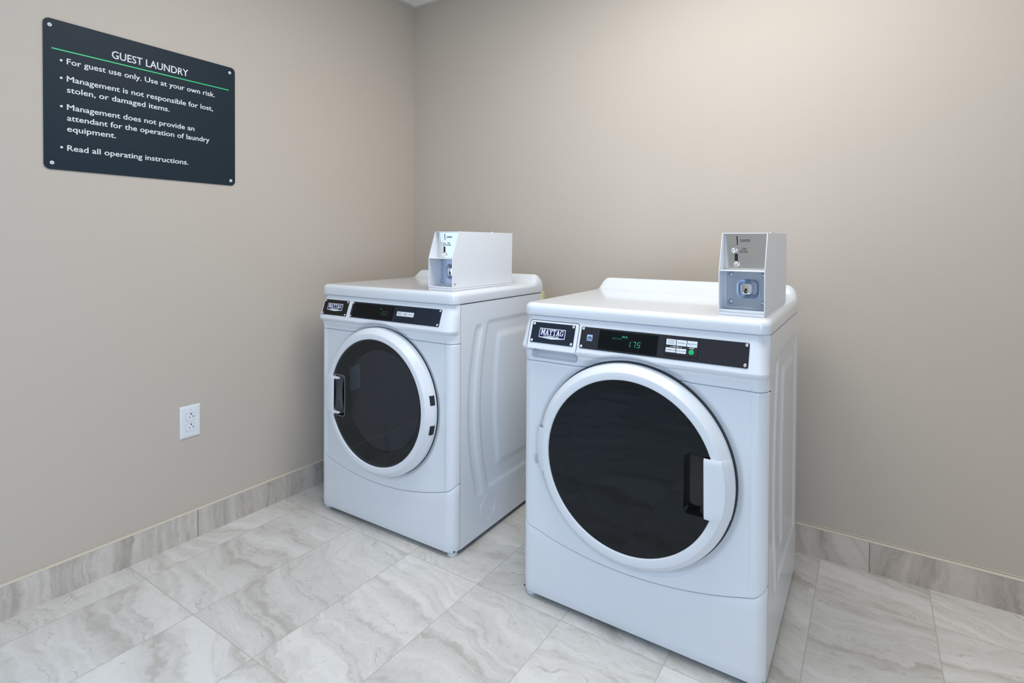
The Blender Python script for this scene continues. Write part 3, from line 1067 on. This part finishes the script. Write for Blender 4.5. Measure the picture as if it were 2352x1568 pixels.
        for x0_, x1_, xt in ((0.185, 0.245, 0.185), (0.45, 0.515, 0.507)):
            br.add([(KX(x0_), T(KZ_(0.512)), Hk + 0.0005), (KX(x1_), T(KZ_(0.512)), Hk + 0.0005), (KX(x1_), T(KZ_(0.498)), Hk + 0.0005), (KX(x0_), T(KZ_(0.498)), Hk + 0.0005)], [(0, 1, 2, 3)])
            br.add([(KX(xt), T(KZ_(0.545)), Hk + 0.0005), (KX(xt + 0.008), T(KZ_(0.545)), Hk + 0.0005), (KX(xt + 0.008), T(KZ_(0.498)), Hk + 0.0005), (KX(xt), T(KZ_(0.498)), Hk + 0.0005)], [(0, 1, 2, 3)])
        print_('key_bracket', br, M['white_print'], cp)
    else:
        plate('display_window', mx0 + 0.012, 0.4110, 0.7905, 0.8395, 0.001, H, H + 0.0008, M['display'], cp)
        Hd = H + 0.0011
        print_('display_digits', seven('1.50', 0.3395, T(0.8060), 0.0105, 0.0145, 0.0040, 0.17, 0.0012).xf(Matrix.Translation((0, 0, Hd))), M['led_faint'], cp, 'dim green price digits')
        print_('display_words', text_mb('PRICE', 0.3380, 0.3535, T(0.8253), 0.0036, bold=0.02, shear=0.15, h=Hd), M['led_faint'], cp)
        kx0, kx1, ka, kb = 0.4240, 0.5120, 0.7970, 0.8380
        plate('keypad', kx0, kx1, ka, kb, 0.003, H, H + 0.0008, M['plate_dryer'], cp)
        plate('keypad_face', kx0 + 0.0012, kx1 - 0.0012, ka + 0.0010, kb - 0.0010, 0.0025, H + 0.0006, H + 0.0012, pmat, cp, bevel=0)
        Hk = H + 0.0012
        for i, tx in enumerate((('WHITES &', 'COLORS'), ('PERM', 'PRESS'), ('DELICATES',))):
            x0_ = 0.4300 + 0.0274 * i
            plate('key', x0_, x0_ + 0.0264, 0.8090, 0.8242, 0.0006, Hk, Hk + 0.0008, M['key'], cp, bevel=0)
            for j, word in enumerate(tx):
                wd = 0.013 if len(word) < 8 else 0.021
                zc = 0.8154 + (0.0022 - 0.0048 * j if len(tx) == 2 else 0)
                print_('key_lettering', text_mb(word, x0_ + 0.0132 - wd / 2, x0_ + 0.0132 + wd / 2, T(zc), 0.0026, bold=0.01, h=Hk + 0.0011), M['key_text'], cp)
        # pale yellow clip at the rear corner
        yc = MB().prism(rrect(D - 0.004, D + 0.019, HL - 0.065, HL + 0.004, 0.006), W - 0.055, W + 0.004)
        yc.v = [(c, a, b) for a, b, c in yc.v]
        yo = yc.build('rear_clip', M['yellow'], root, bevel=0.002)
        yo['label'] = 'pale yellow plastic clip'
    return root, LT


_pk = {}


def plain_pocket(wash):
    k = 'pocket_black' if wash else 'pocket_black_dryer'
    if k not in _pk:
        _pk[k] = plain(k, (0.005, 0.005, 0.006), 0.10 if wash else 0.5, bump=0.0, var=0.01, spec=0.5 if wash else 0.15)
    return _pk[k]


washer, LTW = machine('washer')
dryer, LTD = machine('dryer')


# ------------------------------------------------------------------ coin boxes
def coin_box(parent_rz, loc, label, skew=0.0, tilt=0.0):
    root = empty('coin_box', loc, parent_rz, label, 'coin box', 'coin boxes on top of the machines')
    root.rotation_euler[0] = tilt
    BW, BL, Bz, BZ, BR = 0.1095, 0.384, 0.008, 0.2085, 0.1135
    t = 0.0022
    sl = 0.036
    prof = [(0.0, Bz), (0.0, BR), (sl, BZ), (BL + 0.004, BZ), (BL, Bz)]
    hs = MB()
    for x0_, x1_ in ((0, t), (BW - t, BW)):
        s_ = MB().prism(prof, x0_, x1_)
        s_.v = [(c, a, b) for a, b, c in s_.v]
        hs.add(s_.v, s_.f)
    hs.box(t, BW - t, sl - 0.0005, BL + 0.004, BZ - t, BZ)
    hs.box(t, BW - t, BL - t, BL + 0.002, Bz, BZ - t)
    hs.box(t, BW - t, 0.0004, 0.062, BR - 0.0020, BR)
    hs.box(t, BW - t, 0.0004, BL - t, Bz, Bz + 0.0025)
    hs.box(t, BW - t, 0.0004, 0.0035, Bz + 0.0025, Bz + 0.0060)
    hs.build('housing', M['box'], root, bevel=0.0005)
    MB().box(0.0005, BW - 0.0005, 0.0005, BL + 0.001, 0.0, Bz - 0.0006).build('base_plate', M['box'], root, bevel=0.0008)
    # upper coin plate
    UY = 0.0520
    sk = Matrix.Translation((BW / 2, UY, 0)) @ Matrix.Rotation(skew, 4, 'Z') @ Matrix.Translation((-BW / 2, -UY, 0))  # skew added so the plate mirrors the window's light
    up_ = MB().box(t + 0.0003, BW - t - 0.0003, UY, UY + 0.002, BR + 0.0002, BZ - t - 0.0002).xf(sk).build('coin_plate', M['steel'], root)
    fz = sk @ frame((0, UY, 0), (1, 0, 0), (0, 0, 1))

    def put(name, mb, mat, par, f=fz, bevel=0.0, angle=35):
        mb.xf(f)
        return mb.build(name, mat, par, bevel=bevel, angle=angle)
    put('coin_slot', MB().prism([(0.0335, 0.1775), (0.0360, 0.1775), (0.0345, 0.2005), (0.0318, 0.2005)], 0.0001, 0.0004), M['slot'], up_)
    put('lettering', text_mb('QUARTERS', 0.0415, 0.0655, 0.1858, 0.0064, bold=0.008, h=0.0005), M['slot'], up_)
    put('lettering', text_mb('COIN', 0.0447, 0.0560, 0.1648, 0.0050, bold=0.008, h=0.0005), M['slot'], up_)
    put('lettering', text_mb('RETURN', 0.0412, 0.0600, 0.1576, 0.0050, bold=0.008, h=0.0005), M['slot'], up_)
    kb_ = MB().lathe([(0.0062, 0.0), (0.0076, 0.003), (0.0070, 0.008), (0.0045, 0.0105), (0.0003, 0.011)], 24, False, True)
    kb_.xf(Matrix.Translation((0.0262, 0.1635, 0)))
    put('return_knob', kb_, M['chrome'], up_, angle=60)
    put('lever_slot', MB().prism([(0.0287, 0.1300), (0.0365, 0.1300), (0.0358, 0.1545), (0.0280, 0.1545)], 0.0002, 0.0008), M['slot'], up_)
    wd = MB().lathe([(0.0078, 0.0), (0.0074, 0.003), (0.0050, 0.005), (0.0003, 0.006)], 24, False, True)
    wd.xf(Matrix.Translation((0.0326, 0.1275, 0)))
    put('lever_base', wd, M['screw'], up_)
    lv = MB().loft([[(0.0264, 0.1222, 0.004), (0.0384, 0.1222, 0.004), (0.0384, 0.1292, 0.004), (0.0264, 0.1292, 0.004)],
                    [(0.0270, 0.1232, 0.010), (0.0380, 0.1232, 0.010), (0.0380, 0.1285, 0.010), (0.0270, 0.1285, 0.010)]])
    put('return_lever', lv, M['chrome'], up_, bevel=0.0006)
    for sx, sz in ((0.0065, 0.2005), (0.0065, 0.1175), (0.1030, 0.2005)):
        rv = MB().lathe([(0.0018, 0.0), (0.0014, 0.0008), (0.0002, 0.0010)], 12, False, True)
        rv.xf(Matrix.Translation((sx, sz, 0)))
        put('rivet', rv, M['screw'], up_)
    # lower lock plate
    LY = 0.0600
    fl_ = frame((0, LY, 0), (1, 0, 0), (0, 0, 1))
    lz = 0.0645
    hole_o = rrect(0.0330, 0.0905, 0.0365, 0.0925, 0.017, 6)
    pl_o = rrect(0.0085, BW - t, 0.0180, BR - 0.0030, 0.003, 6)
    # plate with a pressed square well around the lock
    lp = MB()

    def scl(lp_, k, c=(0.0628, 0.0645)):
        return [(c[0] + (a - c[0]) * k, c[1] + (b - c[1]) * k) for a, b in lp_]
    lp.loft([[(a, b, -0.016) for a, b in pl_o], [(a, b, 0.0025) for a, b in pl_o], [(a, b, 0.0025) for a, b in hole_o], [(a, b, 0.0042) for a, b in scl(hole_o, 0.97)],
             [(a, b, 0.0038) for a, b in scl(hole_o, 0.93)], [(a, b, 0.0020) for a, b in scl(hole_o, 0.89)], [(a, b, -0.0130) for a, b in scl(hole_o, 0.68)], [(a, b, -0.0150) for a, b in scl(hole_o, 0.60)]], True, True)
    lplate = put('lock_plate', lp, M['zinc'], root, fl_, angle=30)
    put('back_plate', MB().prism([(t, Bz + 0.003), (BW - t, Bz + 0.003), (BW - t, 0.0185), (0.0090, 0.0185), (0.0090, BR - 0.0022), (t, BR - 0.0022)], -0.004, -0.0008), M['box'], root, fl_)
    lk = MB()
    lo = rrect(-0.0140, 0.0140, -0.0145, 0.0145, 0.0075, 5)
    lk.loft([[(a, b, -0.0150) for a, b in scl(lo, 1.18, (0, 0))], [(a, b, 0.0040) for a, b in lo], [(a, b, 0.0062) for a, b in scl(lo, 0.92, (0, 0))], [(a, b, 0.0066) for a, b in scl(lo, 0.82, (0, 0))]], True, True)
    lk.xf(Matrix.Translation((0.0560, 0.0635, 0)))
    put('lock', lk, M['chrome'], lplate, fl_, angle=25)
    kh_ = MB().prism(circ(0.0560, 0.0570, 0.0047, 20), 0.0067, 0.0071)
    kh_.prism(circ(0.0562, 0.0625, 0.0030, 16), 0.0067, 0.0070)
    put('keyhole', kh_, M['slot'], lplate, fl_)
    kn_ = MB().prism([(0.0560, 0.0565), (0.0600, 0.0560), (0.0600, 0.0585), (0.0560, 0.0590)], 0.0071, 0.0075)
    put('key_tongue', kn_, M['chrome'], lplate, fl_)
    for sx, sz in ((0.0185, 0.1010), (0.0980, 0.1005), (0.0185, 0.0290), (0.0965, 0.0280)):
        bo = MB().lathe([(0.0066, 0.0), (0.0066, 0.0004), (0.0058, 0.0022), (0.0036, 0.0038), (0.0002, 0.0044)], 20, False, True)
        bo.xf(Matrix.Translation((sx, sz, 0.0025)))
        put('bolt', bo, M['zinc'], lplate, fl_, angle=60)
    # lock stud on the roof and a screw on the right side
    td = MB().lathe([(0.0105, 0.0), (0.0105, 0.0016), (0.0080, 0.0024), (0.0078, 0.0040), (0.0045, 0.0056), (0.0003, 0.0060)], 24, False, True)
    td.xf(Matrix.Translation((BW - 0.030, 0.285, BZ)))
    td.build('roof_stud', M['screw'], root)
    sc2 = MB().lathe([(0.0045, 0.0), (0.0042, 0.0012), (0.0022, 0.0020), (0.0002, 0.0012)], 18, False, True)
    sc2.xf(frame((BW, 0.0135, 0.0235), (0, 1, 0), (0, 0, 1)))
    sc2.build('screw', M['zinc'], root)
    return root


def local_to_world(root, p):
    c, s = math.cos(root.rotation_euler[2]), math.sin(root.rotation_euler[2])
    return (root.location[0] + c * p[0] - s * p[1], root.location[1] + s * p[0] + c * p[1], p[2])


coin_box(washer.rotation_euler[2], local_to_world(washer, (0.5585, 0.0570, LTW + 0.0005)),
         'white metal coin box with full lock plate visible, on the black-doored washing machine', tilt=0.0125)
coin_box(dryer.rotation_euler[2], local_to_world(dryer, (0.5295, 0.0495, LTD + 0.0005)),
         'white metal coin box showing its long plain side, on the dryer beside left wall', math.radians(4.0))

# ------------------------------------------------------------------ wall sign
sy0, sy1, sz0, sz1 = -1.55945, -0.98249, 1.28608, 1.73162
sign = empty('wall_sign', (0.0, (sy0 + sy1) / 2, sz0), 0,
             'dark slate laundry rules sign with white lettering and green line on left wall', 'sign')
SF = frame((0.0, 0.0, 0.0), (0, 1, 0), (0, 0, 1))  # w = +x, coordinates relative to the sign's empty
oy, oz = (sy0 + sy1) / 2, sz0


def sput(name, mb, mat, bevel=0.0, label=None):
    mb.v = [(a - oy, b - oz, c) for a, b, c in mb.v]
    mb.xf(SF)
    o = mb.build(name, mat, sign, bevel=bevel)
    if label:
        o['label'] = label
    return o


sput('sign_panel', MB().prism(rrect(sy0, sy1, sz0, sz1, 0.016, 8), 0.001, 0.0042), M['sign'])
sput('sign_backing', MB().prism(rrect(sy0 + 0.0004, sy1 - 0.0004, sz0 - 0.0002, sz1 - 0.0004, 0.016, 8), 0.0, 0.0012), M['sign_edge'])
sput('green_line', MB().prism([(-1.540, 1.6430), (-1.0062, 1.6430), (-1.0062, 1.6465), (-1.540, 1.6465)], 0.0042, 0.0044), M['sign_line'], label='green line')
HS = 0.0046


def heavy(body, x0, x1, base, cap, k):
    mb = MB()
    for i, (dx, dz) in enumerate(((-k, 0), (k, 0), (0, 0.6 * k), (0, -0.6 * k))):
        t_ = text_mb(body, x0 + k + dx, x1 - k + dx, base + 0.6 * k + dz, cap - 1.2 * k, h=HS + 0.00012 * i)
        mb.add(t_.v, t_.f)
    return mb


sput('lettering', heavy('GUEST LAUNDRY', -1.3865, -1.1530, 1.6578, 0.0240, 0.0004), M['sign_text'])
for body, x1_, base in (('For guest use only. Use at your own risk.', -1.0590, 1.6062), ('Management is not responsible for lost,', -1.0660, 1.5540),
                        ('stolen, or damaged items.', -1.2150, 1.5212), ('Management does not provide an', -1.1320, 1.4690),
                        ('attendant for the operation of laundry', -1.0790, 1.4364), ('equipment.', -1.3755, 1.4038), ('Read all operating instructions.', -1.1530, 1.3455)):
    sput('lettering', heavy(body, -1.5038, x1_, base, 0.0172, 0.0004), M['sign_text'])
for bz in (1.6140, 1.5615, 1.4770, 1.3540):
    sput('bullet', MB().prism(circ(-1.5172, bz, 0.0034, 20), 0.0042, 0.0046), M['sign_text'])
for by, bz in ((-1.5442, 1.7118), (-1.0028, 1.7112), (-1.5405, 1.3052), (-0.9992, 1.3040)):
    s_ = MB().lathe([(0.0056, 0.0), (0.0052, 0.0012), (0.0030, 0.0022), (0.0002, 0.0024)], 20, False, True)
    s_.xf(Matrix.Translation((by, bz, 0.0042)))
    so = sput('screw', s_, M['white_print'])
    cross = MB().box(by - 0.0026, by + 0.0026, bz - 0.0006, bz + 0.0006, 0.0064, 0.0068).box(by - 0.0006, by + 0.0006, bz - 0.0026, bz + 0.0026, 0.0064, 0.0068)
    cross.v = [(a - oy, b - oz, c) for a, b, c in cross.v]
    cross.xf(SF)
    cross.build('screw_cross', M['sign_edge'], so)

# ------------------------------------------------------------------ outlet
ox_, oz_ = -1.1482, 0.4264
outlet = empty('wall_outlet', (0, ox_, oz_ - 0.0575), 0, 'white duplex power outlet low on the left wall, above the baseboard', 'outlet')


def oput(name, mb, mat, par=None, bevel=0.0):
    mb.v = [(a, b + 0.0575, c) for a, b, c in mb.v]
    mb.xf(SF)
    return mb.build(name, mat, par or outlet, bevel=bevel)


rings = []
for ins, hh_ in ((0.0, 0.0), (0.0, 0.0025), (0.0012, 0.0040), (0.006, 0.0056), (0.010, 0.0060)):
    rings.append([(a, b, hh_) for a, b in rrect(-0.0356 + ins, 0.0356 - ins, -0.0575 + ins, 0.0575 - ins, 0.0022, 3)])
oput('cover_plate', MB().loft(rings, True, True), M['outlet'])
for zc in (0.0195 - 0.002, -0.0195 - 0.0005):
    body = []
    for i in range(40):
        a = 2 * PI * i / 40
        body.append((0.0172 * math.copysign(min(1, abs(math.cos(a)) * 1.12), math.cos(a)), zc + 0.0145 * math.copysign(min(1, abs(math.sin(a)) * 1.18), math.sin(a))))
    groove = [(a * 1.03, zc + (b - zc) * 1.04) for a, b in body]
    oput('receptacle_gap', MB().prism(groove, 0.0058, 0.0061), M['sign_edge'])
    rc = oput('receptacle', MB().prism(body, 0.0058, 0.0072), M['outlet'], bevel=0.0005)
    oput('ground_hole', MB().prism(circ(0.0012, zc + 0.0093, 0.0026, 16), 0.0072, 0.0074), M['slot'], rc)
    oput('blade_slot', MB().prism([(-0.0052, zc - 0.0050), (-0.0036, zc - 0.0050), (-0.0036, zc + 0.0018), (-0.0052, zc + 0.0018)], 0.0072, 0.0074), M['slot'], rc)
    oput('blade_slot', MB().prism([(0.0070, zc - 0.0050), (0.0086, zc - 0.0050), (0.0086, zc + 0.0030), (0.0070, zc + 0.0030)], 0.0072, 0.0074)
         .prism([(0.0086, zc - 0.0010), (0.0130, zc - 0.0010), (0.0130, zc + 0.0004), (0.0086, zc + 0.0004)], 0.0072, 0.0074), M['slot'], rc)
cs = MB().lathe([(0.0032, 0.0), (0.0030, 0.0008), (0.0002, 0.0010)], 16, False, True)
cs.xf(Matrix.Translation((0, -0.0015, 0.0060)))
oput('screw', cs, M['outlet'])
lb = oput('sticker', MB().prism([(-0.0150, 0.0365), (0.0150, 0.0365), (0.0150, 0.0470), (-0.0150, 0.0470)], 0.0060, 0.0062), M['sticker'])
oput('sticker_mark', MB().prism([(-0.0065, 0.0408), (-0.0022, 0.0408), (-0.0022, 0.0424), (-0.0065, 0.0424)], 0.0062, 0.0063)
     .prism([(0.0006, 0.0408), (0.0050, 0.0408), (0.0050, 0.0424), (0.0006, 0.0424)], 0.0062, 0.0063), M['sign_edge'], lb)
